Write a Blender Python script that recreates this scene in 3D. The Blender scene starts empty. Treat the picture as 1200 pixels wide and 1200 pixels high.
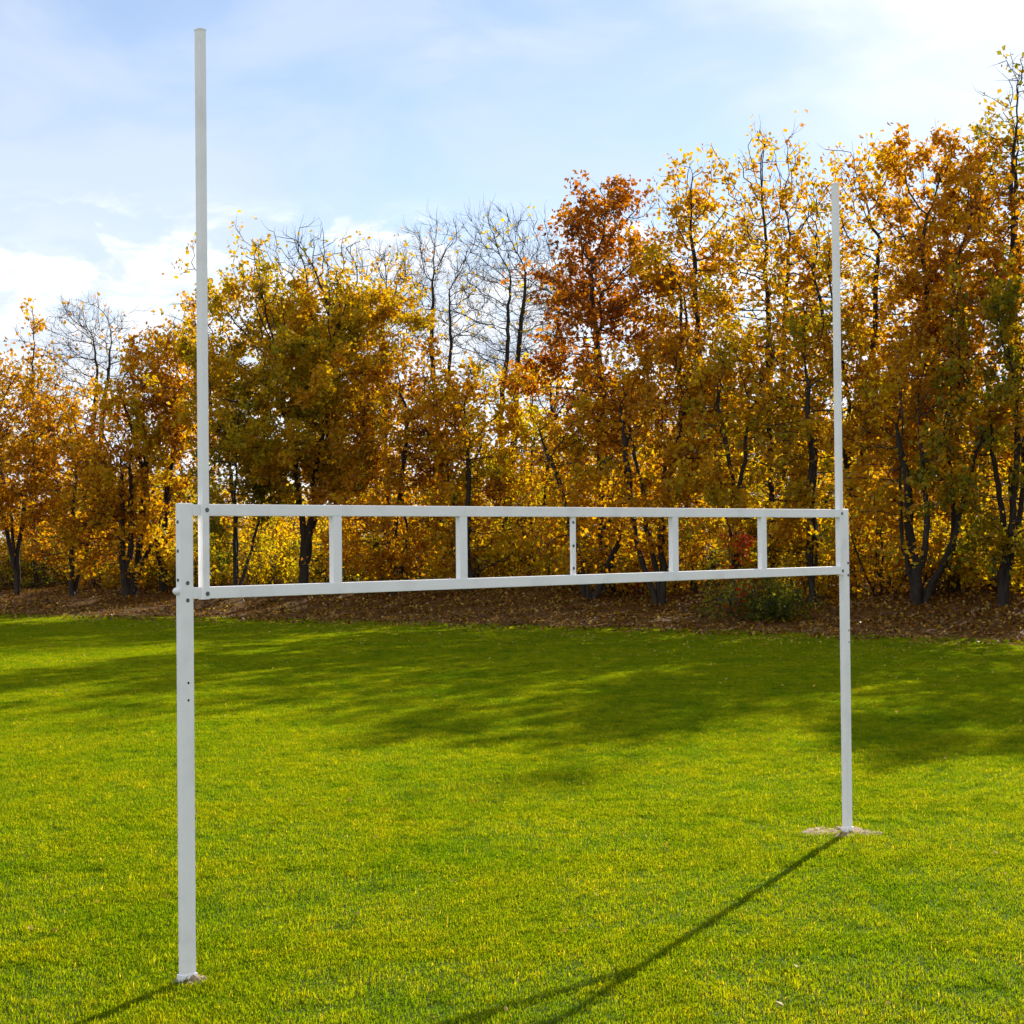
import bpy, bmesh, math, random
import numpy as np
from mathutils import Vector, Matrix, kdtree

PI = math.pi
scene = bpy.context.scene
COL = scene.collection

# ------------------------------------------------------------------ helpers
def link(o, parent=None):
    COL.objects.link(o)
    if parent is not None:
        o.parent = parent
    return o

def tag(o, label, cat, group=None):
    o['label'] = label
    o['category'] = cat
    if group:
        o['group'] = group
    return o

def thing(name, label, cat, loc=(0, 0, 0), rz=0.0, group=None):
    o = bpy.data.objects.new(name, None)
    o.empty_display_size = 0.3
    o.location = loc
    o.rotation_euler = (0, 0, rz)
    link(o)
    return tag(o, label, cat, group)

def mesh_np(name, verts, faces, mat, vcol=None, extra=None, smooth=False):
    """verts (N,3); faces: list of (M,k) int arrays; vcol: list of matching (M,3) arrays of leaf hue"""
    me = bpy.data.meshes.new(name)
    verts = np.asarray(verts, np.float32)
    me.vertices.add(len(verts))
    me.vertices.foreach_set('co', verts.ravel())
    faces = [f for f in faces if len(f)]
    nl = sum(f.size for f in faces)
    npoly = sum(len(f) for f in faces)
    me.loops.add(nl)
    me.polygons.add(npoly)
    me.loops.foreach_set('vertex_index', np.concatenate([f.ravel() for f in faces]).astype(np.int32))
    tot = np.concatenate([np.full(len(f), f.shape[1], np.int32) for f in faces])
    start = np.concatenate([[0], np.cumsum(tot)[:-1]]).astype(np.int32)
    me.polygons.foreach_set('loop_start', start)
    try:
        me.polygons.foreach_set('loop_total', tot)
    except Exception:
        pass
    me.polygons.foreach_set('use_smooth', np.full(npoly, smooth, bool))
    me.update(calc_edges=True)
    if vcol is not None:
        a = me.attributes.new('hue', 'FLOAT_VECTOR', 'FACE')
        a.data.foreach_set('vector', np.asarray(vcol, np.float32).ravel())
    if extra is not None:
        for k, v in extra.items():
            a = me.attributes.new(k, 'FLOAT', 'POINT')
            a.data.foreach_set('value', np.asarray(v, np.float32))
    me.materials.append(mat)
    return me

def smoothstep(a, b, x):
    t = np.clip((x - a) / (b - a), 0, 1)
    return t * t * (3 - 2 * t)

class Noise:
    """sum of random plane waves: cheap smooth noise in about -1..1"""
    def __init__(self, seed, scale, dim=3, n=14):
        r = np.random.default_rng(seed)
        d = r.normal(size=(n, dim))
        d /= np.linalg.norm(d, axis=1)[:, None]
        self.k = d * (2 * PI / scale) * r.uniform(.6, 1.7, n)[:, None]
        self.p = r.uniform(0, 2 * PI, n)
        self.n = n
    def __call__(self, P):
        return np.sin(P @ self.k.T + self.p).sum(1) / math.sqrt(self.n) * 1.2

# ------------------------------------------------------------------ materials
def new_mat(name):
    m = bpy.data.materials.new(name)
    m.use_nodes = True
    nt = m.node_tree
    nt.nodes.clear()
    out = nt.nodes.new('ShaderNodeOutputMaterial')
    return m, nt, out

def N(nt, t, **kw):
    n = nt.nodes.new(t)
    for k, v in kw.items():
        if k in n.inputs.keys():
            n.inputs[k].default_value = v
        else:
            setattr(n, k, v)
    return n

def ramp(nt, fac, stops):
    r = nt.nodes.new('ShaderNodeValToRGB')
    el = r.color_ramp.elements
    while len(el) < len(stops):
        el.new(0.5)
    for e, (p, c) in zip(el, stops):
        e.position = p
        e.color = (*c, 1)
    nt.links.new(fac, r.inputs['Fac'])
    return r

def leaf_material(name, trans=0.55, boost=(1.0, 1.0, 1.0), gloss=0.04, patches=False):
    m, nt, out = new_mat(name)
    at = N(nt, 'ShaderNodeAttribute', attribute_name='hue')
    hue = at.outputs['Color']
    if patches:
        # turf varies from yellow to deep green over a metre or two, with a few worn brownish spots
        geo = N(nt, 'ShaderNodeNewGeometry')
        for sc, det, stops in ((.55, 5, [(.30, (.66, .84, .8)), (.5, (1, 1, 1)), (.70, (1.22, 1.08, 1.1))]),
                               (3.2, 6, [(.32, (.52, .60, .6)), (.46, (1, 1, 1)), (.7, (1.18, 1.08, 1))]),
                               (1.7, 4, [(.0, (1, 1, 1)), (.66, (1, 1, 1)), (.76, (1.05, .72, 1.6))])):
            no = N(nt, 'ShaderNodeTexNoise')
            no.inputs['Scale'].default_value = sc
            no.inputs['Detail'].default_value = det
            no.inputs['Roughness'].default_value = .6
            nt.links.new(geo.outputs['Position'], no.inputs['Vector'])
            r = ramp(nt, no.outputs['Fac'], stops)
            mm = N(nt, 'ShaderNodeMixRGB', blend_type='MULTIPLY')
            mm.inputs['Fac'].default_value = 1
            nt.links.new(hue, mm.inputs['Color1'])
            nt.links.new(r.outputs[0], mm.inputs['Color2'])
            hue = mm.outputs[0]
    hs = N(nt, 'ShaderNodeMixRGB', blend_type='MULTIPLY')
    hs.inputs['Fac'].default_value = 1
    hs.inputs['Color2'].default_value = (*boost, 1)
    nt.links.new(hue, hs.inputs['Color1'])
    d = N(nt, 'ShaderNodeBsdfDiffuse')
    t = N(nt, 'ShaderNodeBsdfTranslucent')
    nt.links.new(hue, d.inputs['Color'])
    nt.links.new(hs.outputs['Color'], t.inputs['Color'])
    mx = N(nt, 'ShaderNodeMixShader')
    mx.inputs[0].default_value = trans
    nt.links.new(d.outputs[0], mx.inputs[1])
    nt.links.new(t.outputs[0], mx.inputs[2])
    g = N(nt, 'ShaderNodeBsdfGlossy')
    g.inputs['Roughness'].default_value = 0.45
    g.inputs['Color'].default_value = (1, 1, 1, 1)
    mg = N(nt, 'ShaderNodeMixShader')
    mg.inputs[0].default_value = gloss
    nt.links.new(mx.outputs[0], mg.inputs[1])
    nt.links.new(g.outputs[0], mg.inputs[2])
    nt.links.new(mg.outputs[0], out.inputs['Surface'])
    return m

M_LEAF = leaf_material('autumn_leaf', 0.66, (1.25, 1.08, 0.5), 0.012)
M_GRASS = leaf_material('grass_blade', 0.64, (2.32, 1.92, 0.45), 0.003, True)
M_LITTER = leaf_material('dry_leaf', 0.3, (1, 1, 1), 0.03)

def bark_material():
    m, nt, out = new_mat('bark')
    tc = N(nt, 'ShaderNodeTexCoord')
    mp = N(nt, 'ShaderNodeMapping')
    mp.inputs['Scale'].default_value = (9, 9, 1.6)
    nt.links.new(tc.outputs['Object'], mp.inputs['Vector'])
    no = N(nt, 'ShaderNodeTexNoise')
    no.inputs['Scale'].default_value = 2.0
    no.inputs['Detail'].default_value = 6
    nt.links.new(mp.outputs[0], no.inputs['Vector'])
    r = ramp(nt, no.outputs['Fac'], [(0.3, (0.014, 0.009, 0.006)), (0.6, (0.032, 0.023, 0.016)), (0.8, (0.070, 0.056, 0.040))])
    b = N(nt, 'ShaderNodeBsdfPrincipled')
    b.inputs['Roughness'].default_value = 0.9
    nt.links.new(r.outputs[0], b.inputs['Base Color'])
    bp = N(nt, 'ShaderNodeBump')
    bp.inputs['Strength'].default_value = 0.6
    bp.inputs['Distance'].default_value = 0.03
    nt.links.new(no.outputs['Fac'], bp.inputs['Height'])
    nt.links.new(bp.outputs[0], b.inputs['Normal'])
    nt.links.new(b.outputs[0], out.inputs['Surface'])
    return m
M_BARK = bark_material()

def paint_material():
    m, nt, out = new_mat('white_powder_coat')
    tc = N(nt, 'ShaderNodeTexCoord')
    no = N(nt, 'ShaderNodeTexNoise')
    no.inputs['Scale'].default_value = 5.0
    no.inputs['Detail'].default_value = 7
    nt.links.new(tc.outputs['Object'], no.inputs['Vector'])
    r = ramp(nt, no.outputs['Fac'], [(0.25, (0.78, 0.77, 0.80)), (0.5, (0.88, 0.875, 0.895)), (0.8, (0.90, 0.895, 0.91))])
    n2 = N(nt, 'ShaderNodeTexNoise')
    n2.inputs['Scale'].default_value = 38.0
    n2.inputs['Detail'].default_value = 3
    nt.links.new(tc.outputs['Object'], n2.inputs['Vector'])
    sp = ramp(nt, n2.outputs['Fac'], [(0.70, (1, 1, 1)), (0.76, (0.80, 0.78, 0.74))])
    mu = N(nt, 'ShaderNodeMixRGB', blend_type='MULTIPLY')
    mu.inputs['Fac'].default_value = 0.6
    nt.links.new(r.outputs[0], mu.inputs['Color1'])
    nt.links.new(sp.outputs[0], mu.inputs['Color2'])
    b = N(nt, 'ShaderNodeBsdfPrincipled')
    b.inputs['Roughness'].default_value = 0.42
    b.inputs['Specular IOR Level'].default_value = 0.4
    nt.links.new(mu.outputs[0], b.inputs['Base Color'])
    bp = N(nt, 'ShaderNodeBump')
    bp.inputs['Strength'].default_value = 0.05
    bp.inputs['Distance'].default_value = 0.004
    nt.links.new(no.outputs['Fac'], bp.inputs['Height'])
    nt.links.new(bp.outputs[0], b.inputs['Normal'])
    nt.links.new(b.outputs[0], out.inputs['Surface'])
    return m
M_WHITE = paint_material()

def metal_material(name, c, rough, metallic):
    m, nt, out = new_mat(name)
    b = N(nt, 'ShaderNodeBsdfPrincipled')
    tc = N(nt, 'ShaderNodeTexCoord')
    no = N(nt, 'ShaderNodeTexNoise')
    no.inputs['Scale'].default_value = 60
    nt.links.new(tc.outputs['Object'], no.inputs['Vector'])
    r = ramp(nt, no.outputs['Fac'], [(0.3, tuple(x * .7 for x in c)), (0.7, c)])
    nt.links.new(r.outputs[0], b.inputs['Base Color'])
    b.inputs['Metallic'].default_value = metallic
    b.inputs['Roughness'].default_value = rough
    nt.links.new(b.outputs[0], out.inputs['Surface'])
    return m
M_BOLT = metal_material('zinc_bolt', (0.16, 0.17, 0.19), 0.45, 0.8)
M_HOLE = metal_material('dark_hole', (0.02, 0.02, 0.022), 0.8, 0.0)

# ------------------------------------------------------------------ terrain
EX = np.array([-500., -120., -45., -19.7, -8, 0., 6, 11., 25., 60., 120., 500.])
EY = np.array([190., 120., 80.5, 66.5, 60.5, 55., 50.5, 46., 35., 8., -30., -300.])
def past_edge(x, y):
    return (np.asarray(y, float) - np.interp(x, EX, EY)) * 0.8
GN1 = Noise(3, 9.0, 2)
GN2 = Noise(4, 2.6, 2)
def ground_z(x, y):
    x = np.atleast_1d(np.asarray(x, float)); y = np.atleast_1d(np.asarray(y, float))
    d = past_edge(x, y)
    P = np.stack([x, y], 1)
    s = smoothstep(0, 12, d)
    return .88 * s + smoothstep(1, 6, d) * (.09 * GN1(P) + .035 * GN2(P))

def ground_material():
    m, nt, out = new_mat('ground')
    geo = N(nt, 'ShaderNodeNewGeometry')
    pos = geo.outputs['Position']
    def noise(scale, detail=4, rough=.55):
        n = N(nt, 'ShaderNodeTexNoise')
        n.inputs['Scale'].default_value = scale
        n.inputs['Detail'].default_value = detail
        n.inputs['Roughness'].default_value = rough
        nt.links.new(pos, n.inputs['Vector'])
        return n.outputs['Fac']
    turf = ramp(nt, noise(0.35, 6), [(0.3, (0.045, 0.075, 0.006)), (0.52, (0.075, 0.105, 0.008)), (0.72, (0.11, 0.12, 0.012))])
    fine = ramp(nt, noise(22, 5, .7), [(0.3, (0.35, 0.33, 0.25)), (0.6, (1, 1, 1))])
    mu = N(nt, 'ShaderNodeMixRGB', blend_type='MULTIPLY')
    mu.inputs['Fac'].default_value = 0.8
    nt.links.new(turf.outputs[0], mu.inputs['Color1'])
    nt.links.new(fine.outputs[0], mu.inputs['Color2'])
    lit = ramp(nt, noise(6, 8, .75), [(0.28, (0.022, 0.013, 0.006)), (0.45, (0.075, 0.036, 0.010)), (0.58, (0.15, 0.070, 0.012)), (0.72, (0.25, 0.13, 0.018))])
    a = N(nt, 'ShaderNodeAttribute', attribute_name='bank')
    m1 = N(nt, 'ShaderNodeMath', operation='MULTIPLY_ADD')
    nt.links.new(noise(0.5, 5, .65), m1.inputs[0])
    m1.inputs[1].default_value = 7.0
    m1.inputs[1].default_value = 6.0
    nt.links.new(a.outputs['Fac'], m1.inputs[2])
    mr = N(nt, 'ShaderNodeMapRange')
    mr.inputs['From Min'].default_value = 1.6
    mr.inputs['From Max'].default_value = 4.6
    nt.links.new(m1.outputs[0], mr.inputs['Value'])
    mx = N(nt, 'ShaderNodeMixRGB')
    nt.links.new(mr.outputs[0], mx.inputs['Fac'])
    nt.links.new(mu.outputs[0], mx.inputs['Color1'])
    nt.links.new(lit.outputs[0], mx.inputs['Color2'])
    b = N(nt, 'ShaderNodeBsdfPrincipled')
    b.inputs['Roughness'].default_value = 0.95
    b.inputs['Specular IOR Level'].default_value = 0.1
    nt.links.new(mx.outputs[0], b.inputs['Base Color'])
    bp = N(nt, 'ShaderNodeBump')
    bp.inputs['Strength'].default_value = 0.7
    bp.inputs['Distance'].default_value = 0.05
    nt.links.new(noise(9, 6, .7), bp.inputs['Height'])
    nt.links.new(bp.outputs[0], b.inputs['Normal'])
    nt.links.new(b.outputs[0], out.inputs['Surface'])
    return m
M_GROUND = ground_material()

def build_ground():
    xs = np.concatenate([[-900, -500, -300, -200, -140, -100, -80], np.arange(-64, 64.1, 1.0), [80, 100, 140, 200, 300, 500, 900]])
    ys = np.concatenate([[-400, -200, -100, -50, -20, 0, 10], np.arange(20, 130.1, 1.0), [145, 170, 220, 300, 500, 900, 1600]])
    X, Y = np.meshgrid(xs, ys)
    x, y = X.ravel(), Y.ravel()
    z = ground_z(x, y)
    nx, ny = len(xs), len(ys)
    i = np.arange(nx * ny).reshape(ny, nx)
    f = np.stack([i[:-1, :-1].ravel(), i[:-1, 1:].ravel(), i[1:, 1:].ravel(), i[1:, :-1].ravel()], 1)
    me = mesh_np('ground', np.stack([x, y, z], 1), [f], M_GROUND, extra={'bank': np.clip(past_edge(x, y), -10, 10)}, smooth=True)
    o = link(bpy.data.objects.new('ground', me))
    o['kind'] = 'structure'
build_ground()

# ------------------------------------------------------------------ leaf shapes
def leaf_quads(rng, C, size, flat=0.0, fold=0.25, aspect=0.72):
    """rhombic folded leaves at centres C; size (n,) half-length"""
    n = len(C)
    nor = rng.normal(size=(n, 3))
    nor[:, 2] = nor[:, 2] * (1 + flat * 6) + flat * 2
    nor /= np.linalg.norm(nor, axis=1)[:, None] + 1e-9
    t = rng.normal(size=(n, 3))
    u = np.cross(nor, t); u /= np.linalg.norm(u, axis=1)[:, None] + 1e-9
    v = np.cross(nor, u)
    s = size[:, None]
    V = np.empty((n, 4, 3))
    V[:, 0] = C - u * s
    V[:, 1] = C + v * s * aspect + nor * s * fold + u * s * .15
    V[:, 2] = C + u * s
    V[:, 3] = C - v * s * aspect + nor * s * fold + u * s * .15
    F = np.arange(n * 4).reshape(n, 4)
    return V.reshape(-1, 3), F

# ------------------------------------------------------------------ grass
def grass_blades(rng, n, size):
    P = rng.uniform(-size / 2, size / 2, (n, 2))
    n1, n2 = Noise(21, .55, 2), Noise(22, .16, 2)
    clump = .5 * n1(P) + .6 * n2(P)
    h = np.clip(rng.normal(.028, .010, n) * (1 + .30 * clump), .010, .075)
    tall = rng.random(n) < .012
    h[tall] *= 1.5
    az = rng.uniform(0, 2 * PI, n) + .8 * n1(P[:, ::-1])
    lean = np.abs(rng.normal(.80, .38, n))
    w = rng.uniform(.0021, .0042, n)
    d = np.stack([np.cos(az), np.sin(az)], 1)
    side = np.stack([-np.sin(az), np.cos(az)], 1)
    tw = rng.normal(0, .6, n)
    side = side * np.cos(tw)[:, None] + d * np.sin(tw)[:, None]
    V = np.zeros((n, 5, 3))
    mid = P + d * (h * .35 * np.tan(np.clip(lean * .6, 0, 1.2)))[:, None]
    tip = P + d * (h * np.sin(np.clip(lean, 0, 1.35)))[:, None]
    V[:, 0, :2] = P - side * w[:, None]; V[:, 1, :2] = P + side * w[:, None]
    V[:, 2, :2] = mid + side * w[:, None] * .8; V[:, 3, :2] = mid - side * w[:, None] * .8
    V[:, 4, :2] = tip
    V[:, :2, 2] = -.004
    V[:, 2:4, 2] = (h * .55)[:, None]
    V[:, 4, 2] = h * np.cos(np.clip(lean, 0, 1.35)) * .95 + .004
    b = np.arange(n)[:, None] * 5
    Q = b + np.array([[0, 1, 2, 3]])
    T = b + np.array([[3, 2, 4]])
    base = np.array([[.045, .102, .002], [.086, .158, .002], [.134, .200, .003], [.198, .232, .004], [.36, .31, .06]])
    q = np.clip(1.6 + .65 * clump + rng.normal(0, .38, n), 0, 3.0)
    dry = rng.random(n) < .02
    q[dry] = 4
    i0 = np.clip(q.astype(int), 0, 3); fr = (q - i0)[:, None]
    colr = base[i0] * (1 - fr) + base[np.minimum(i0 + 1, 4)] * fr
    return V.reshape(-1, 3), Q, T, np.concatenate([colr, colr])

def build_grass():
    rng = np.random.default_rng(11)
    S = 3.0
    V, Q, T, colr = grass_blades(rng, 84000, S + .7)
    pts = []
    y = 4.5
    while y < 92:
        half = .33 * y + 6
        for x in np.arange(-half, half, S):
            px, py = x + rng.uniform(-.3, .3), y + rng.uniform(-.3, .3)
            if past_edge(px, py) < 1.3:
                pts.append((px, py, 0))
        y += S
    pts = np.array(pts)
    me = mesh_np('grass', np.concatenate([V, pts]), [Q, T], M_GRASS, vcol=colr,
                 extra={'spot': np.concatenate([np.zeros(len(V)), np.ones(len(pts))])})
    o = link(bpy.data.objects.new('grass', me))
    o['kind'] = 'stuff'
    ng = bpy.data.node_groups.new('grass_spread', 'GeometryNodeTree')
    ng.interface.new_socket('Geometry', in_out='INPUT', socket_type='NodeSocketGeometry')
    ng.interface.new_socket('Geometry', in_out='OUTPUT', socket_type='NodeSocketGeometry')
    nin = ng.nodes.new('NodeGroupInput'); nout = ng.nodes.new('NodeGroupOutput')
    at = ng.nodes.new('GeometryNodeInputNamedAttribute'); at.data_type = 'FLOAT'; at.inputs['Name'].default_value = 'spot'
    cmp_ = ng.nodes.new('FunctionNodeCompare'); cmp_.data_type = 'FLOAT'; cmp_.operation = 'GREATER_THAN'
    cmp_.inputs[1].default_value = .5
    sep = ng.nodes.new('GeometryNodeSeparateGeometry'); sep.domain = 'POINT'
    inst = ng.nodes.new('GeometryNodeInstanceOnPoints')
    rv = ng.nodes.new('FunctionNodeRandomValue'); rv.data_type = 'INT'
    rv.inputs[4].default_value = 0; rv.inputs[5].default_value = 3
    tq = ng.nodes.new('ShaderNodeMath'); tq.operation = 'MULTIPLY'; tq.inputs[1].default_value = PI / 2
    cx = ng.nodes.new('ShaderNodeCombineXYZ')
    L = ng.links.new
    L(at.outputs[0], cmp_.inputs[0])
    L(nin.outputs[0], sep.inputs['Geometry'])
    L(cmp_.outputs[0], sep.inputs['Selection'])
    L(sep.outputs['Selection'], inst.inputs['Points'])
    L(sep.outputs['Inverted'], inst.inputs['Instance'])
    L(rv.outputs[2], tq.inputs[0]); L(tq.outputs[0], cx.inputs[2])
    L(cx.outputs[0], inst.inputs['Rotation'])
    L(inst.outputs[0], nout.inputs[0])
    md = o.modifiers.new('spread', 'NODES')
    md.node_group = ng
build_grass()

# ------------------------------------------------------------------ fallen leaves
def build_litter():
    rng = np.random.default_rng(5)
    n = 95000
    y = rng.uniform(30, 100, n * 3); x = rng.uniform(-1, 1, n * 3) * (.32 * y + 5)
    d = past_edge(x, y)
    p = np.where(d > 0, smoothstep(-2.5, 3.5, d + 1.2 * GN2(np.stack([x, y], 1))), .40 * np.exp(d / 3.0) + .005)
    p = p * np.where(d > 24, .25, 1) * np.clip(.62 + .5 * GN2(np.stack([y, x], 1)), .18, 1)
    k = rng.random(len(x)) < p
    x, y, d = x[k], y[k], d[k]
    m = 260
    y2 = rng.uniform(8, 50, m); x2 = rng.uniform(-1, 1, m) * (.32 * y2 + 2)
    x2, y2 = x2[past_edge(x2, y2) < 0], y2[past_edge(x2, y2) < 0]
    x = np.concatenate([x, x2]); y = np.concatenate([y, y2])
    d = past_edge(x, y)
    z = ground_z(x, y) + np.where(d < .5, .035, .03) + rng.uniform(0, .035, len(x))
    C = np.stack([x, y, z], 1)
    size = rng.uniform(.04, .085, len(x)); size = np.where(d < -1.5, rng.uniform(.018, .036, len(x)), size)
    V, F = leaf_quads(rng, C, size, flat=.28)
    pal = np.array([[.15, .060, .008], [.30, .125, .010], [.44, .22, .012], [.58, .37, .02], [.25, .08, .008], [.62, .47, .09]])
    ci = rng.choice(6, len(x), p=[.20, .27, .24, .14, .11, .04])
    colr = pal[ci] * rng.uniform(.28, .85, (len(x), 1))
    on = d < -1.5
    colr[on] = np.array([.50, .34, .05]) * rng.uniform(.5, 1.3, (on.sum(), 1))
    me = mesh_np('fallen_leaves', V, [F], M_LITTER, vcol=colr)
    o = link(bpy.data.objects.new('fallen_leaves', me)); o['kind'] = 'stuff'
build_litter()

# ------------------------------------------------------------------ trees
def skeleton(rng, H, cb, R, n_att, stems=1, lean=(0, 0), step=.31, kill=.45, infl=2.8, shape=.6, clumps=26, leader=.75, base_spread=.25, up_bias=.1):
    """space colonisation inside an uneven crown envelope; returns nodes, parents"""
    ax = lambda t: np.stack([lean[0] * np.clip(t, 0, 2) ** 1.4, lean[1] * np.clip(t, 0, 2) ** 1.4], -1)
    t = rng.beta(1.5, 1.5, clumps)
    a = rng.uniform(0, 2 * PI, clumps)
    prof = lambda t: np.sin(PI * np.clip(t, .02, .985) ** shape) ** .6
    r = R * prof(t) * np.sqrt(rng.uniform(0.05, 1, clumps)) * .95
    cc = np.stack([r * np.cos(a), r * np.sin(a), cb + t * (H - cb)], 1)
    cc[:, :2] += ax(cc[:, 2] / H)
    k = rng.integers(0, clumps, n_att)
    sg = max(.45, R * .27) if R > .7 else R * .4
    A = cc[k] + rng.normal(size=(n_att, 3)) * np.array([sg, sg, sg * 1.15])
    n2 = n_att // 3
    t2 = rng.uniform(0, 1, n2); a2 = rng.uniform(0, 2 * PI, n2)
    r2 = R * prof(t2) * np.sqrt(rng.uniform(0, 1, n2))
    A2 = np.stack([r2 * np.cos(a2), r2 * np.sin(a2), cb + t2 * (H - cb)], 1); A2[:, :2] += ax(A2[:, 2] / H)
    A = np.concatenate([A, A2])
    A = A[(A[:, 2] < H) & (A[:, 2] > cb * .8)]
    nodes, par = [], []
    for s in range(stems):
        off = rng.normal(0, base_spread, 2) if s else np.zeros(2)
        drift = rng.normal(0, R * .34, 2) if stems > 1 else rng.normal(0, R * .14, 2)
        top = cb + (H - cb) * leader * rng.uniform(.7, 1)
        m = max(4, int(top / step))
        wob = rng.normal(0, .05, (m, 2)).cumsum(0) * .8
        prev = -1
        if s and base_spread < .5:
            prev = 0
        for i in range(m):
            f = i / (m - 1)
            z = top * f - (.25 if i == 0 else 0)
            xy = off * (0.15 + .85 * min(1, f * 3)) * (base_spread >= .5 or f > 0) + drift * f ** 1.3 + wob[i] + ax(np.array(z / H))
            nodes.append((xy[0], xy[1], z)); par.append(prev)
            prev = len(nodes) - 1
    A = [Vector(p) for p in A]
    alive = list(range(len(A)))
    childdirs = {}
    for it in range(70):
        if len(alive) < 6 or len(nodes) > 4200:
            break
        kd = kdtree.KDTree(len(nodes))
        for i, p in enumerate(nodes):
            kd.insert(p, i)
        kd.balance()
        pull = {}
        nxt = []
        for ai in alive:
            co, i, dist = kd.find(A[ai])
            if dist < kill:
                continue
            nxt.append(ai)
            if dist < infl or it < 2:
                v = (A[ai] - co).normalized()
                pull[i] = pull.get(i, Vector((0, 0, 0))) + v
        alive = nxt
        if not pull:
            break
        grew = False
        for i, v in pull.items():
            dirv = v.normalized()
            key = (i, round(dirv.x, 1), round(dirv.y, 1), round(dirv.z, 1))
            if childdirs.get(key):
                continue
            childdirs[key] = 1
            dirv = (dirv + Vector(rng.normal(0, .16, 3)) + Vector((0, 0, up_bias))).normalized()
            p = Vector(nodes[i]) + dirv * step
            nodes.append(tuple(p)); par.append(i); grew = True
        if not grew:
            break
    return np.array(nodes), np.array(par)

def tubes(P0, P1, D0, D1, R0, R1, k):
    n = len(P0)
    a = np.arange(k) * 2 * PI / k
    def ring(P, D, R):
        ref = np.where(np.abs(D[:, :1]) < .9, np.array([[1., 0, 0]]), np.array([[0, 1., 0]]))
        u = np.cross(D, ref); u /= np.linalg.norm(u, axis=1)[:, None] + 1e-9
        v = np.cross(D, u)
        return P[:, None] + R[:, None, None] * (np.cos(a)[None, :, None] * u[:, None] + np.sin(a)[None, :, None] * v[:, None])
    V = np.concatenate([ring(P0, D0, R0), ring(P1, D1, R1)], 1).reshape(-1, 3)
    b = (np.arange(n) * 2 * k)[:, None]
    j = np.arange(k); j2 = (j + 1) % k
    F = np.stack([b + j, b + j2, b + k + j2, b + k + j], 2).reshape(-1, 4)
    return V, F

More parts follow.
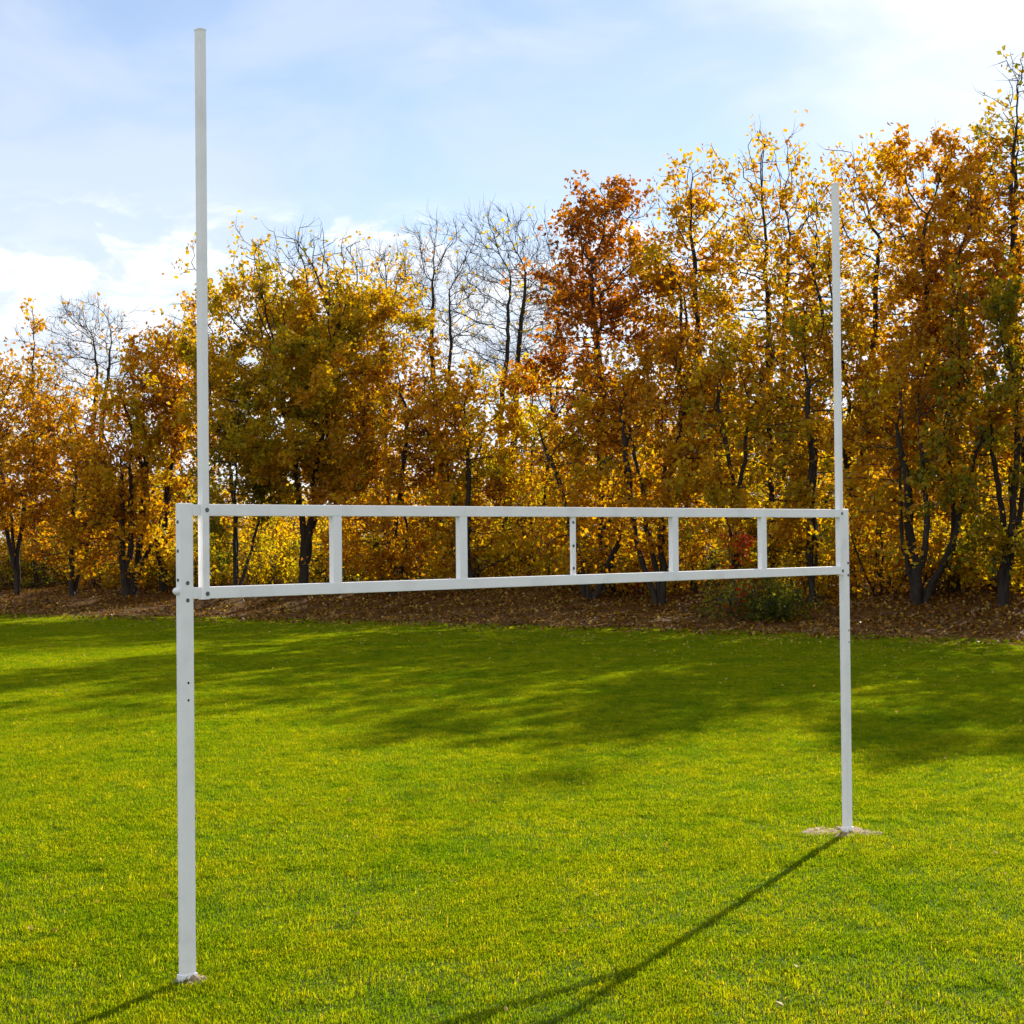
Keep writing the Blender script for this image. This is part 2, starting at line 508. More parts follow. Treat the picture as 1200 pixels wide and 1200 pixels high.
def make_tree(seed, H, cb, R, kind='full', pal='gold', stems=1, lean=(0, 0), dens=1.0, sparse_top=0.0, trunk_r=.15, shape=.6,
              base_spread=.25, twig=1.0, leaf=.096, leader=.70, clumps=None, sp=(.42, .72)):
    """returns (trunk mesh, crown mesh)"""
    rng = np.random.default_rng(seed)
    vol = R * R * (H - cb) * 1.9
    n_att = int(np.clip(vol * 16, 240, 2300))
    if kind == 'bare':
        n_att = int(n_att * 1.0)
    nodes, par = skeleton(rng, H, cb, R, n_att, stems, lean, shape=shape, base_spread=base_spread, leader=leader,
                          clumps=clumps or int(np.clip(vol * .5, 14, 60)), kill=.42 if kind == 'bare' else .45, up_bias=.32 if kind == 'bare' else .14)
    n = len(nodes)
    e = 2.35
    tip = .0085 if kind == 'bare' else .0115
    acc = np.zeros(n)
    nch = np.bincount(par[par >= 0], minlength=n)
    acc[nch == 0] = tip ** e
    for i in range(n - 1, -1, -1):
        if par[i] >= 0:
            acc[par[i]] += acc[i]
    rad = acc ** (1 / e)
    rad = np.minimum(rad, rad[0])
    k = trunk_r / max(rad[0], 1e-3)
    rad = np.where(rad > .03, .03 + (rad - .03) * (trunk_r - .03) / max(rad[0] - .03, .02), rad)
    # root flare
    zf = np.clip(nodes[:, 2], 0, 9)
    rad = rad * (1 + .55 * np.exp(-zf / .28) * (rad > .05))
    has = par >= 0
    dirv = np.zeros((n, 3)); dirv[:, 2] = 1
    d = nodes[has] - nodes[par[has]]
    dirv[has] = d / (np.linalg.norm(d, axis=1)[:, None] + 1e-9)
    idx = np.where(has)[0]
    p0, p1 = nodes[par[idx]], nodes[idx]
    D0, D1 = dirv[par[idx]], dirv[idx]
    # side branches start in their own direction
    turn = (D0 * D1).sum(1) < .8
    D0 = np.where(turn[:, None], D1, D0)
    r1 = rad[idx]; r0 = np.minimum(rad[par[idx]], r1 * 1.5)
    thick = r1 > .045
    Vs, Fs, off = [], [], 0
    for sel, kk in ((thick, 8), (~thick, 4)):
        if sel.any():
            V, F = tubes(p0[sel], p1[sel], D0[sel], D1[sel], r0[sel], r1[sel], kk)
            Vs.append(V); Fs.append(F + off); off += len(V)
    # twigs
    small = np.where(rad < .04)[0]
    per = (2.3 if kind == 'bare' else 1.2) * twig
    cnt = rng.poisson(per, len(small))
    src = np.repeat(small, cnt)
    td = dirv[src] + rng.normal(0, .42 if kind == 'bare' else .62, (len(src), 3)) + np.array([0, 0, .28])
    td /= np.linalg.norm(td, axis=1)[:, None]
    tl = rng.uniform(.25, .8, len(src)) * (1.15 if kind == 'bare' else .9)
    a0 = nodes[src]
    a1 = a0 + td * tl[:, None] * .55
    td2 = td + rng.normal(0, .35, td.shape) + np.array([0, 0, .2]); td2 /= np.linalg.norm(td2, axis=1)[:, None]
    a2 = a1 + td2 * tl[:, None] * .5
    tr = .0065 if kind == 'bare' else .007
    o1 = np.full(len(src), tr)
    TV, TF = tubes(np.concatenate([a0, a1]), np.concatenate([a1, a2]), np.concatenate([td, td2]), np.concatenate([td, td2]),
                   np.concatenate([o1, o1 * .75]), np.concatenate([o1 * .75, o1 * .35]), 3)
    if kind != 'bare':
        Vs.append(TV); Fs.append(TF + off)
    trunk = mesh_np('trunk', np.concatenate(Vs), Fs, M_BARK, smooth=True)
    # leaves
    anchors = np.concatenate([a1, a2, nodes[small]])
    z = anchors[:, 2]
    n1, n2 = Noise(seed + 1000, R * .9 + .6), Noise(seed + 2000, 1.0)
    mask = np.clip(.36 + .85 * n1(anchors) + .60 * n2(anchors), 0, 2.1)
    if sparse_top > 0:
        mask *= 1 - sparse_top * smoothstep(cb + (H - cb) * sp[0], cb + (H - cb) * sp[1], z + .5 * n1(anchors))
    per = {'full': 5.4, 'bare': .05}[kind] * dens
    cnt = rng.poisson(np.clip(mask * per, 0, 30))
    A = np.repeat(anchors, cnt, axis=0)
    C = A + rng.normal(0, .145, A.shape) + np.array([0, 0, -.05])
    size = leaf * rng.uniform(.6, 1.3, len(C))
    LV, LF = leaf_quads(rng, C, size, fold=.3)
    P = PAL[pal]
    hn = Noise(seed + 3000, 2.2)
    q = np.clip((len(P) - 1) * (.5 + .27 * hn(C) + rng.normal(0, .17, len(C))), 0, len(P) - 1.001)
    i0 = q.astype(int); fr = (q - i0)[:, None]
    colr = (P[i0] * (1 - fr) + P[i0 + 1] * fr) * rng.uniform(.75, 1.2, (len(C), 1))
    if kind == 'bare':
        me = mesh_np('crown', np.concatenate([TV, LV]), [TF, LF + len(TV)], M_BARK, vcol=np.concatenate([np.full((len(TF), 3), .05), colr]))
        me.materials.append(M_LEAF)
        mi = np.concatenate([np.zeros(len(TF), np.int32), np.ones(len(LF), np.int32)])
        me.polygons.foreach_set('material_index', mi)
    else:
        me = mesh_np('crown', LV, [LF], M_LEAF, vcol=colr)
    return trunk, me

PAL = {
    'gold':   np.array([[.36, .31, .006], [.54, .39, .006], [.60, .37, .006], [.52, .27, .005], [.38, .17, .004]]),
    'yellow': np.array([[.38, .37, .007], [.60, .49, .008], [.68, .49, .008], [.62, .39, .007]]),
    'orange': np.array([[.58, .40, .006], [.54, .31, .005], [.47, .23, .005], [.38, .16, .004]]),
    'rust':   np.array([[.46, .22, .006], [.38, .14, .005], [.30, .10, .005], [.22, .065, .004]]),
    'olive':  np.array([[.13, .16, .008], [.24, .23, .008], [.40, .31, .008], [.50, .31, .007]]),
    'goldgreen': np.array([[.27, .25, .008], [.46, .35, .007], [.54, .35, .006], [.52, .28, .006]]),
    'green':  np.array([[.05, .08, .010], [.09, .12, .010], [.16, .17, .010], [.30, .25, .012]]),
    'red':    np.array([[.62, .05, .02], [.52, .03, .015], [.45, .08, .012]]),
}

F_PX = 2042.0
CAM_Z = 2.81
def hor(x):
    return 630.0 - .00966 * (x - 600)
def wx(x, Z):
    return (x - 600) / F_PX * Z
def wz(x, y, Z):
    return CAM_Z + (hor(x) - y) / F_PX * Z

def plant_tree(name, label, x, top, Z, w, cbpx, pal, kind='full', group=None, cat='tree', **kw):
    X = wx(x, Z)
    gz = float(ground_z(X, Z)[0])
    H = wz(x, top, Z) - gz
    cb = max(.6, wz(x, cbpx, Z) - gz)
    R = w * Z / F_PX * 1.25
    seed = int(x * 7 + top * 13 + Z)
    if kind == 'full':
        kw['stems'] = kw.get('stems', 1) + 1
    tr, cr = make_tree(seed, H, cb, R, kind, pal, **kw)
    t = thing(name, label, cat, (X, Z, gz - .02), 0, group)
    link(bpy.data.objects.new('trunk', tr), t)
    link(bpy.data.objects.new('crown', cr), t)
    return t

FRONT = [
 # label, x, top, Z, w, crown-base, palette, options
 ('slim rust tree with a thin spire top, far beyond the near post', 42, 356, 80, 20, 560, 'orange', dict(dens=.8, trunk_r=.10, shape=.9)),
 ('orange-leaved spreading tree with dark leaning trunk at the end of the tree row', 20, 420, 76, 62, 610, 'orange', dict(stems=2, lean=(-.5, 0), sparse_top=.5)),
 ('bare twiggy tree beside the thin rust spire', 112, 355, 79, 52, 470, 'orange', dict(kind='bare', stems=2, dens=1.6, trunk_r=.14)),
 ('dense orange-gold tree under the bare twiggy crown near the spire', 85, 470, 74, 55, 665, 'orange', dict(stems=2, dens=1.15)),
 ('golden tree with two crossing dark trunks beside the near post', 150, 440, 73, 50, 662, 'gold', dict(stems=3, base_spread=.7)),
 ('rust-orange pointed tree just before the near upright', 192, 385, 74, 48, 560, 'orange', dict(dens=1.2)),
 ('thin tree with gold leaves on top, crossed by the near upright', 236, 345, 77, 30, 470, 'gold', dict(dens=.75)),
 ('large golden round-headed tree with forked dark trunk and thin feathery top', 352, 268, 70, 92, 560, 'goldgreen', dict(dens=2.6, sparse_top=.93, sp=(.72, .88), stems=2, trunk_r=.2, shape=.8, lean=(-.2, 0), clumps=110, leader=.5)),
 ('low olive-green tree between the near upright and the large golden tree', 275, 455, 69, 42, 668, 'olive', dict(stems=2)),
 ('nearly leafless tree with pale yellow leaf tips beside the large golden tree', 447, 288, 76, 44, 440, 'yellow', dict(kind='bare', dens=4.5, trunk_r=.13)),
 ('orange-gold bushy tree below the nearly leafless yellow-tipped tree', 462, 400, 68, 56, 668, 'orange', dict(dens=1.25, stems=2)),
 ('dark leafless tree with fan of fine twigs beside the crooked bare tree', 516, 255, 78, 46, 430, 'orange', dict(kind='bare', dens=.6, stems=2, trunk_r=.14)),
 ('bare tree with crooked dark leader and a few yellow leaves', 590, 245, 73, 58, 470, 'yellow', dict(kind='bare', dens=1.6, lean=(.4, 0), trunk_r=.17, stems=2)),
 ('slender leafless tree beside the rust-red maple', 642, 238, 77, 30, 450, 'orange', dict(kind='bare', dens=.5, stems=2, trunk_r=.11)),
 ('dark gold tree below the leafless fan of twigs', 548, 425, 67, 56, 668, 'gold', dict(stems=2, dens=1.1)),
 ('bright yellow tree under the crooked bare tree', 622, 430, 68, 52, 668, 'yellow', dict(stems=2, dens=1.1)),
 ('tall rust-red maple standing above its neighbours behind the crossbar centre', 715, 203, 64, 62, 500, 'rust', dict(dens=.95, trunk_r=.16, clumps=22)),
 ('brown-gold tree under the rust-red maple', 690, 430, 62, 58, 665, 'gold', dict(stems=2, dens=1.2)),
 ('tall gold tree with open branching beside the rust-red maple', 812, 183, 62, 54, 520, 'gold', dict(dens=.9, stems=2, trunk_r=.16)),
 ('dark orange tree under the tall gold open-branched tree', 775, 385, 60, 55, 665, 'orange', dict(stems=3, base_spread=.6, dens=1.15)),
 ('tall thin-leaved tree with fine bare tips between two gold trees', 905, 152, 61, 56, 520, 'gold', dict(dens=.75, sparse_top=.5, stems=2, trunk_r=.15)),
 ('green-gold tree with low spreading crown behind the last strut', 862, 385, 58, 58, 665, 'goldgreen', dict(stems=2, dens=1.15)),
 ('tall amber tree with lacy top directly behind the far upright', 1003, 165, 59, 60, 520, 'gold', dict(dens=1.0, sparse_top=.4, stems=2, trunk_r=.16)),
 ('dull gold tree beside the far upright, lower than its neighbours', 950, 345, 57, 56, 660, 'goldgreen', dict(stems=2, dens=1.2)),
 ('tall dense orange-brown maple past the far upright', 1120, 160, 56, 76, 540, 'orange', dict(dens=1.35, stems=2, trunk_r=.18)),
 ('tallest thin-crowned tree with few dark leaves, rising past the orange-brown maple', 1192, 55, 57, 55, 330, 'olive', dict(dens=.28, stems=1, trunk_r=.17, lean=(.3, 0))),
 ('amber many-stemmed tree under the orange-brown maple', 1072, 375, 54, 60, 660, 'gold', dict(stems=4, base_spread=.7, dens=1.1)),
 ('yellow-green tree with pale trunk past the many-stemmed amber tree', 1172, 330, 53, 62, 655, 'olive', dict(stems=2, dens=1.2, trunk_r=.19)),
]
for i, (lab, x, top, Z, w, cb, pal, kw) in enumerate(FRONT):
    plant_tree('tree', lab, x, top, Z, w, cb, pal, group='trees along the lawn edge', **kw)

# trees that run on past the frame beside the far post: their shade falls on the lawn
proto = make_tree(901, 15.0, 5.0, 2.6, 'full', 'gold', stems=2, dens=1.3, trunk_r=.18)
proto2 = make_tree(902, 13.5, 4.0, 2.6, 'full', 'orange', stems=2, dens=1.3, trunk_r=.18)
def put_copy(pr, name, label, cat, x, y, rz, s, group):
    gz = float(ground_z(x, y)[0])
    t = thing(name, label, cat, (x, y, gz - .02), rz, group)
    t.scale = (s[0], s[0], s[1])
    link(bpy.data.objects.new('trunk', pr[0]), t)
    link(bpy.data.objects.new('crown', pr[1]), t)
    return t
rr = random.Random(8)
for i, (x, y) in enumerate([(18.5, 51.5), (23, 48), (27, 43), (33, 40), (-27, 84), (-33, 86)]):
    put_copy((proto, proto2)[i % 2], 'tree', 'autumn tree of the row standing beyond the edge of the view', 'tree', x, y, rr.uniform(0, 6.28),
             (rr.uniform(.9, 1.1), rr.uniform(.9, 1.12) * (.75 if x < 0 else 1)), 'trees past the ends of the view')

# the deeper wood
mid = [make_tree(300 + i, H, .9, R, 'full', p, stems=st, dens=d, trunk_r=.12, leaf=.10)
       for i, (H, R, p, st, d) in enumerate([(7.6, 2.0, 'gold', 2, 1.1), (7.0, 1.8, 'yellow', 2, 1.0), (8.2, 2.1, 'olive', 1, 1.2),
                                             (7.2, 1.9, 'orange', 2, 1.2), (6.6, 2.0, 'gold', 3, 1.1), (8.0, 1.7, 'olive', 2, 1.0)])]
for row, (dd, step, sc) in enumerate([(19, 4.2, .78), (44, 3.2, .95)]):
    x = -24.0 - row * 12
    while x < 22 + row * 10:
        xx = x + rr.uniform(-.6, .6)
        yy = float(np.interp(xx, EX, EY)) + dd / .8 + rr.uniform(-1.6, 1.6)
        if abs(xx) < .33 * yy + 1.5:
            s = sc * rr.uniform(.85, 1.15) * (1 + .35 * float(smoothstep(0, 8, xx)))
            put_copy(mid[rr.randrange(6)], 'tree', 'golden tree deep in the wood, seen only through gaps in the front row', 'tree',
                     xx, yy, rr.uniform(0, 6.28), (s * 1.1, s * rr.uniform(.8, 1.0)), 'trees deep in the wood')
        x += step

# saplings and undergrowth along the wood's foot
def make_shrub(seed, H, R, pal, dens, stems=4, leaf=.075):
    return make_tree(seed, H, .15, R, 'full', pal, stems=stems, base_spread=.55, dens=dens, trunk_r=.045, leaf=leaf, leader=.6, clumps=14)
SHR = {'yellow': make_shrub(401, 2.9, .9, 'yellow', 1.0), 'green': make_shrub(402, 2.5, 1.0, 'green', 1.2),
       'gold': make_shrub(403, 3.4, 1.0, 'gold', 1.0), 'olive': make_shrub(404, 2.2, 1.0, 'olive', 1.2)}
SLAB = {'yellow': 'yellow-leaved sapling growing between the trunks', 'green': 'dark green shrub growing between the trunks',
        'gold': 'amber sapling growing between the trunks', 'olive': 'olive-green shrub growing between the trunks'}
for i in range(125):
    x = -25 + 44 * (i + rr.random()) / 125
    kind = rr.choice(['yellow', 'green', 'gold', 'olive', 'yellow', 'gold'])
    y = float(np.interp(x, EX, EY)) + rr.choice([rr.uniform(8.5, 12.5), rr.uniform(10, 21)]) / .8
    put_copy(SHR[kind], 'sapling' if kind in ('yellow', 'gold') else 'shrub', SLAB[kind], 'sapling' if kind in ('yellow', 'gold') else 'shrub',
             x, y, rr.uniform(0, 6.28), (rr.uniform(.7, 1.25), rr.uniform(.5, 1.15)), kind + ' undergrowth')

def single_shrub(name, label, cat, x, Z, H, R, pal, seed, **kw):
    X = wx(x, Z)
    pr = make_tree(seed, H, kw.pop('cb', .12), R, 'full', pal, trunk_r=.035, leader=.6, **kw)
    return put_copy(pr, name, label, cat, X, Z, 0, (1, 1), None)
single_shrub('shrub', 'low dark green bush standing alone on the leaf bank before the far post', 'shrub', 893, 53.5, 1.35, 1.25, 'green', 501, stems=6, base_spread=.7, dens=2.6, leaf=.06, clumps=24)
single_shrub('sapling', 'bright red sapling seen through the frame between the last two struts', 'sapling', 866, 55.5, 2.95, .24, 'red', 502, cb=2.0, stems=2, dens=2.6, leaf=.06)
single_shrub('shrub', 'small red shrub showing around the lower rail by the fourth strut', 'shrub', 752, 63, 1.75, .34, 'red', 503, stems=3, dens=3.2, leaf=.06)
single_shrub('sapling', 'thin red-leaved sapling close beside the far upright', 'sapling', 1022, 60, 3.6, .4, 'rust', 504, cb=2.3, stems=1, dens=1.0, leaf=.07)

# ------------------------------------------------------------------ the goal
GL = Vector((-2.0911, 11.1158, 0))
GANG = .7941
GW = 7.44
goal = thing('goal', 'white square-tube football goal with ladder crossbar and two tall uprights standing on the lawn', 'goal post', GL, GANG)

def add_box(bm, c, s, bevel=.004):
    """box at centre c (u, n, z), local y axis = away from the camera side"""
    r = bmesh.ops.create_cube(bm, size=1.0)
    vs = r['verts']
    for v in vs:
        v.co = Vector((v.co.x * s[0] + c[0], v.co.y * s[1] + c[1], v.co.z * s[2] + c[2]))
    if bevel:
        es = list({e for v in vs for e in v.link_edges})
        bmesh.ops.bevel(bm, geom=es, offset=bevel, segments=2, profile=.6, affect='EDGES')

def add_cyl(bm, c, r, depth, axis, seg=12, r2=None):
    m = Matrix.Translation(c) @ (Matrix.Rotation(PI / 2, 4, 'X') if axis == 'n' else Matrix.Rotation(PI / 2, 4, 'Y') if axis == 'u' else Matrix.Identity(4))
    bmesh.ops.create_cone(bm, cap_ends=True, segments=seg, radius1=r, radius2=r2 if r2 else r, depth=depth, matrix=m)

def part(name, parent, mat, fn, smooth=False):
    bm = bmesh.new()
    fn(bm)
    bmesh.ops.recalc_face_normals(bm, faces=bm.faces)
    me = bpy.data.meshes.new(name)
    bm.to_mesh(me); bm.free()
    me.materials.append(mat)
    if smooth:
        for p in me.polygons: p.use_smooth = True
    o = bpy.data.objects.new(name, me)
    link(o, parent)
    return o

UA, UB = .124, .035          # upright inset along the goal, and towards the camera
FY = -UB                     # frame plane in the goal's local y
UH = 6.095
PU, PN = .1016, .0508        # post section
RH, RD = .0762, .0508        # rail section
ZT = 3.05 - .006             # top of the top rail
Z1 = ZT - RH / 2             # top rail centre
Z0 = 2.475                   # lower rail centre
def bolts(parent, spots):
    for (u, y, z, ax, r, mat, nm) in spots:
        def f(bm, u=u, y=y, z=z, ax=ax, r=r, nm=nm):
            if nm == 'bolt':
                add_cyl(bm, (u, y, z), r, .010, ax, 6)
                add_cyl(bm, (u, y, z), r * 1.35, .003, ax, 16)
            else:
                add_cyl(bm, (u, y, z), r, .0026, ax, 12)
        part(nm, parent, mat, f)
yf = FY - RD / 2             # front face of the frame
for side, u0, sg in ((0, 0.0, 1), (1, GW, -1)):
    post = part('post', goal, M_WHITE, lambda bm: add_box(bm, (u0, 0, 3.05 / 2 - .05), (PU, PN, 3.05 + .1), .007))
    part('base_sleeve', post, M_WHITE, lambda bm: add_box(bm, (u0, 0, .03), (PU + .016, PN + .016, .06), .004))
    fy = -PN / 2
    sp = []
    if side == 0:
        ue = u0 - PU / 2
        for z in (2.93, 2.745, 2.56):
            sp.append((ue, 0, z, 'u', .0085, M_BOLT, 'bolt'))
        for z in (2.54, 2.43):
            sp.append((u0 + .005, fy, z, 'n', .010, M_BOLT, 'bolt'))
        for z in (1.905, 1.795):
            sp.append((u0 + .005, fy, z, 'n', .008, M_HOLE, 'bolt_hole'))
    else:
        for z in (2.54, 2.425):
            sp.append((u0 + .028, fy, z, 'n', .010, M_BOLT, 'bolt'))
        for z in (1.905, 1.795):
            sp.append((u0 + .028, fy, z, 'n', .008, M_HOLE, 'bolt_hole'))
    bolts(post, sp)
    if side == 0:
        def knob(bm):
            r = bmesh.ops.create_uvsphere(bm, u_segments=16, v_segments=10, radius=.024)
            for v in r['verts']:
                v.co = Vector((v.co.x * 1.1 + u0 - PU / 2 - .012, v.co.y * .9, v.co.z + 2.49))
            add_cyl(bm, (u0 - PU / 2 - .006, 0, 2.49), .017, .02, 'u', 14)
        part('end_knob', post, M_WHITE, knob, True)
    uu = u0 + sg * UA
    ut = .0508
    zb = Z0 - RH / 2 - .004
    up = part('upright', goal, M_WHITE, lambda bm: add_box(bm, (uu, FY, (UH + zb) / 2), (ut, ut + .005, UH - zb), .004))
    part('end_cap', up, M_WHITE, lambda bm: add_box(bm, (uu, FY, UH + .004), (ut + .004, ut + .009, .012), .003))
    bolts(up, [(uu + .008, FY - ut / 2 - .003, Z1, 'n', .011, M_BOLT, 'bolt'), (uu + .008, FY - ut / 2 - .003, Z0 - .006, 'n', .011, M_BOLT, 'bolt')])
# rails: run from post to post, cut round the uprights
def rail(z):
    def f(bm):
        a0, a1 = PU / 2 - .006, UA - .0254 + .002
        b0, b1 = UA + .0254 - .002, GW - UA - .0254 + .002
        add_box(bm, ((a0 + a1) / 2, -.019, z), (a1 - a0, .034, RH - .004), .003)
        add_box(bm, ((b0 + b1) / 2, FY, z), (b1 - b0, RD, RH), .005)
        add_box(bm, (GW - (a0 + a1) / 2, -.019, z), (a1 - a0, .034, RH - .004), .003)
    return f
part('top_rail', goal, M_WHITE, rail(Z1))
part('lower_rail', goal, M_WHITE, rail(Z0))
lo, hi = Z0 + RH / 2 - .003, Z1 - RH / 2 + .003
for k, s in enumerate((.152, .3187, .487, .660, .832)):
    uu = UA + s * (GW - 2 * UA)
    if k == 2:
        st = part('strut', goal, M_WHITE, lambda bm: (add_box(bm, (uu, FY, (lo + hi) / 2), (.046, .024, hi - lo), .003)))
        bolts(st, [(uu - .006, FY - .012, lo + (hi - lo) * q, 'n', .009, M_BOLT, 'bolt') for q in (.12, .5, .9)])
    else:
        part('strut', goal, M_WHITE, lambda bm: add_box(bm, (uu, FY, (lo + hi) / 2), (.0762, .047, hi - lo), .004))

# bare soil round the post feet
def soil_material():
    m, nt, out = new_mat('dry_soil')
    tc = N(nt, 'ShaderNodeTexCoord')
    no = N(nt, 'ShaderNodeTexNoise'); no.inputs['Scale'].default_value = 26; no.inputs['Detail'].default_value = 8
    no.inputs['Roughness'].default_value = .75
    nt.links.new(tc.outputs['Object'], no.inputs['Vector'])
    r = ramp(nt, no.outputs['Fac'], [(.3, (.12, .075, .045)), (.45, (.34, .235, .15)), (.62, (.50, .375, .26)), (.8, (.62, .50, .38))])
    b = N(nt, 'ShaderNodeBsdfPrincipled'); b.inputs['Roughness'].default_value = .95
    nt.links.new(r.outputs[0], b.inputs['Base Color'])
    bp = N(nt, 'ShaderNodeBump'); bp.inputs['Strength'].default_value = 1; bp.inputs['Distance'].default_value = .02
    nt.links.new(no.outputs['Fac'], bp.inputs['Height']); nt.links.new(bp.outputs[0], b.inputs['Normal'])
    nt.links.new(b.outputs[0], out.inputs['Surface'])
    return m
M_SOIL = soil_material()
def soil(c, rx, ry, ang, h, seed):
    rng = np.random.default_rng(seed)
    na, nr = 64, 16
    nz = Noise(seed, .5, 2); n2 = Noise(seed + 1, .09, 2)
    V = [(0, 0, h)]
    for i in range(1, nr + 1):
        for j in range(na):
            a = 2 * PI * j / na; f = i / nr
            e = 1 + .22 * math.sin(2 * a + seed) + .13 * math.sin(5 * a + 2 * seed) + .06 * math.sin(11 * a)
            x, y = rx * f * e * math.cos(a), ry * f * e * math.sin(a)
            p = np.array([[x, y]])
            z = h * (1 - f ** 3) + (1 - f ** 4) * (.010 * float(nz(p)[0]) + .008 * float(n2(p)[0])) - .012 * f ** 6
            V.append((x, y, z))
    q = [[1 + (i * na) + j, 1 + (i * na) + (j + 1) % na, 1 + (i + 1) * na + (j + 1) % na, 1 + (i + 1) * na + j] for i in range(nr - 1) for j in range(na)]
    t = [[0, 1 + j, 1 + (j + 1) % na] for j in range(na)]
    me = mesh_np('soil', np.array(V), [np.array(q), np.array(t)], M_SOIL, smooth=True)
    o = link(bpy.data.objects.new('soil', me)); o.location = (c[0], c[1], .004); o.rotation_euler.z = ang
    o['kind'] = 'structure'
u = Vector((math.cos(GANG), math.sin(GANG), 0))
PR = GL + u * GW
soil((PR.x - .06, PR.y + .06), .33, .34, .2, .024, 2)
soil((GL.x + .02, GL.y + .05), .14, .12, .1, .022, 5)

# ------------------------------------------------------------------ light and sky
SUN_EL, SUN_AZ = math.radians(24.0), math.radians(24.5)
sd = Vector((math.sin(SUN_AZ) * math.cos(SUN_EL), math.cos(SUN_AZ) * math.cos(SUN_EL), math.sin(SUN_EL)))
ld = bpy.data.lights.new('sun', 'SUN'); ld.energy = 5.0; ld.angle = math.radians(.53); ld.color = (1, .92, .76)
lo_ = link(bpy.data.objects.new('sun', ld)); lo_.rotation_euler = sd.to_track_quat('Z', 'Y').to_euler(); lo_.location = (20, 40, 60)

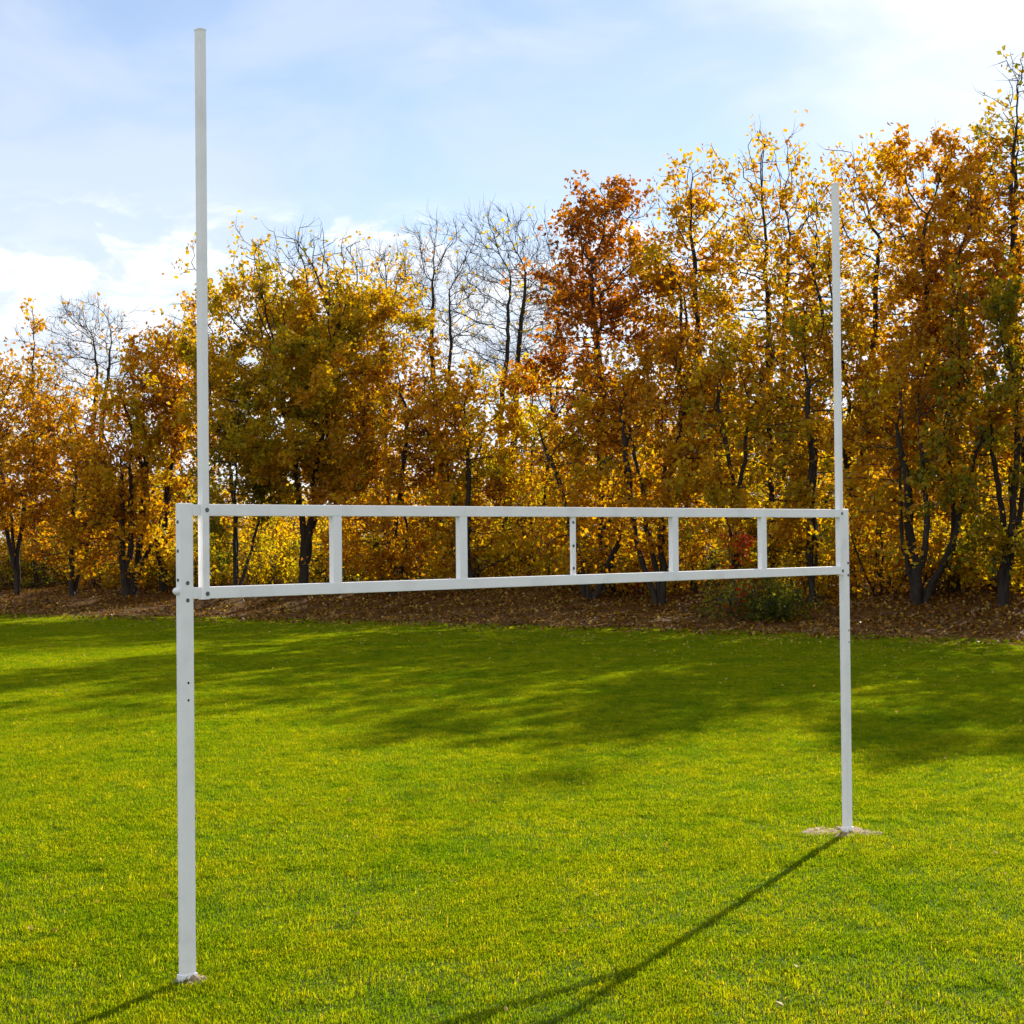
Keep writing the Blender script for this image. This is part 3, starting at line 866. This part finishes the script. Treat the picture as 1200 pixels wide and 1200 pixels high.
def build_world():
    w = bpy.data.worlds.new('World'); scene.world = w; w.use_nodes = True
    nt = w.node_tree; nt.nodes.clear()
    L = nt.links.new
    def M(op, a, b=None, c=None):
        n = nt.nodes.new('ShaderNodeMath'); n.operation = op
        for i, v in enumerate((a, b, c)):
            if v is None: continue
            if isinstance(v, (int, float)): n.inputs[i].default_value = v
            else: L(v, n.inputs[i])
        return n.outputs[0]
    def MR(v, a, b, c=0, d=1):
        n = nt.nodes.new('ShaderNodeMapRange'); n.interpolation_type = 'SMOOTHSTEP'
        L(v, n.inputs['Value'])
        n.inputs['From Min'].default_value = a; n.inputs['From Max'].default_value = b
        n.inputs['To Min'].default_value = c; n.inputs['To Max'].default_value = d
        return n.outputs[0]
    def NOISE(vec, scale, detail, rough=.55, dist=0):
        n = nt.nodes.new('ShaderNodeTexNoise')
        n.inputs['Scale'].default_value = scale; n.inputs['Detail'].default_value = detail
        n.inputs['Roughness'].default_value = rough; n.inputs['Distortion'].default_value = dist
        L(vec, n.inputs['Vector']); return n.outputs['Fac']
    out = nt.nodes.new('ShaderNodeOutputWorld'); bg = nt.nodes.new('ShaderNodeBackground')
    sky = nt.nodes.new('ShaderNodeTexSky'); sky.sky_type = 'NISHITA'; sky.sun_disc = False
    sky.sun_elevation = SUN_EL; sky.sun_rotation = SUN_AZ
    sky.air_density = 1.0; sky.dust_density = .1; sky.ozone_density = 2.2
    tc = nt.nodes.new('ShaderNodeTexCoord')
    sp = nt.nodes.new('ShaderNodeSeparateXYZ'); L(tc.outputs['Generated'], sp.inputs[0])
    x, y, z = sp.outputs
    az = M('MULTIPLY', M('ARCTAN2', x, y), 57.2958)
    el = M('MULTIPLY', M('ARCSINE', z), 57.2958)
    cv = nt.nodes.new('ShaderNodeCombineXYZ')
    L(M('MULTIPLY', az, .1), cv.inputs[0]); L(M('MULTIPLY', el, .22), cv.inputs[1])
    big = NOISE(cv.outputs[0], 1.1, 5, .55, .4)
    cum = NOISE(cv.outputs[0], 2.6, 8, .6, .3)
    cum2 = NOISE(cv.outputs[0], 4.2, 8, .62, .6)
    # white haze band low over the wood
    ej = M('ADD', el, M('MULTIPLY', M('SUBTRACT', big, .5), 6.0))
    band = MR(ej, 11.5, 8.0)
    # veil on the lower left, cumulus below it
    left = MR(az, -3, -10)
    veil = M('MULTIPLY', M('MULTIPLY', left, MR(ej, 15.5, 12.0)), .75)
    puff = M('MULTIPLY', MR(M('ADD', cum, M('MULTIPLY', MR(el, 10.4, 8.2), .12)), .47, .58), MR(el, 11.6, 9.8))
    # bright cloud towards the sun, upper right
    sw = M('ADD', M('MULTIPLY', M('SUBTRACT', az, 7.5), .09), M('MULTIPLY', M('SUBTRACT', el, 14.5), .16))
    sw = M('ADD', sw, M('MULTIPLY', M('SUBTRACT', big, .5), 2.2))
    sun_c = M('MULTIPLY', MR(sw, -.7, 1.3), .9)
    thin = M('ADD', M('MULTIPLY', MR(big, .34, .70), .50), .14)
    m = M('MAXIMUM', M('MAXIMUM', M('MULTIPLY', band, .7), veil), M('MAXIMUM', M('MULTIPLY', puff, .9), M('MAXIMUM', M('MULTIPLY', sun_c, .95), thin)))
    # added white sky behind the camera, out of view
    # unseen fill cloud, strongest behind left, added to brighten the goal's shaded faces
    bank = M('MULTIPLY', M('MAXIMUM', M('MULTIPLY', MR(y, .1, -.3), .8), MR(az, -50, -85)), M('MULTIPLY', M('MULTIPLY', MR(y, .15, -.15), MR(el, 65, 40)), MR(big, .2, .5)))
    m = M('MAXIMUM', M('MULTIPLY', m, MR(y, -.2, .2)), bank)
    m = M('MINIMUM', m, 1.0)
    mix = nt.nodes.new('ShaderNodeMixRGB')
    tint = nt.nodes.new('ShaderNodeMixRGB'); tint.blend_type = 'MULTIPLY'; tint.inputs['Fac'].default_value = 1
    tint.inputs['Color2'].default_value = (1.06, .985, 1.01, 1)
    L(sky.outputs[0], tint.inputs['Color1'])
    L(m, mix.inputs['Fac']); L(tint.outputs[0], mix.inputs['Color1'])
    # cloud radiance in the sky's own units, a little greyer away from the sun
    shade = nt.nodes.new('ShaderNodeMixRGB'); shade.inputs['Color1'].default_value = (5.6, 6.25, 7.4, 1); shade.inputs['Color2'].default_value = (8.2, 8.35, 8.7, 1)
    shade.use_clamp = False
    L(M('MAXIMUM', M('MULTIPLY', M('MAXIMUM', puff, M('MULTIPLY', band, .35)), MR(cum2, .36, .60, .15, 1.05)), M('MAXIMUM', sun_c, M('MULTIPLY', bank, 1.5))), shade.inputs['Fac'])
    L(shade.outputs[0], mix.inputs['Color2'])
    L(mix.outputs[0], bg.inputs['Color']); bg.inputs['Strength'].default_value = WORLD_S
    L(bg.outputs[0], out.inputs['Surface'])
WORLD_S = .085
build_world()

# ------------------------------------------------------------------ camera
cam = bpy.data.cameras.new('camera')
cam.sensor_width = 36; cam.lens = F_PX / 1200 * 36
cam.clip_start = .1; cam.clip_end = 3000
co = link(bpy.data.objects.new('camera', cam))
pitch, roll = .0147, .00966
f = Vector((0, math.cos(pitch), math.sin(pitch)))
up = Vector((0, -math.sin(pitch), math.cos(pitch)))
rt = Vector((1, 0, 0))
r2 = rt * math.cos(roll) - up * math.sin(roll)
u2 = rt * math.sin(roll) + up * math.cos(roll)
m = Matrix((r2, u2, -f)).transposed().to_4x4()
m.translation = (0, 0, CAM_Z)
co.matrix_world = m
scene.camera = co

scene.view_settings.view_transform = 'Standard'
scene.view_settings.look = 'None'
scene.view_settings.exposure = .75
scene.view_settings.gamma = 1
scene.view_settings.use_curve_mapping = False
c = scene.cycles
c.max_bounces = 4; c.diffuse_bounces = 3; c.transmission_bounces = 3; c.glossy_bounces = 2
c.sample_clamp_indirect = 6
c.use_denoising = True
c.use_adaptive_sampling = True
c.adaptive_threshold = .02
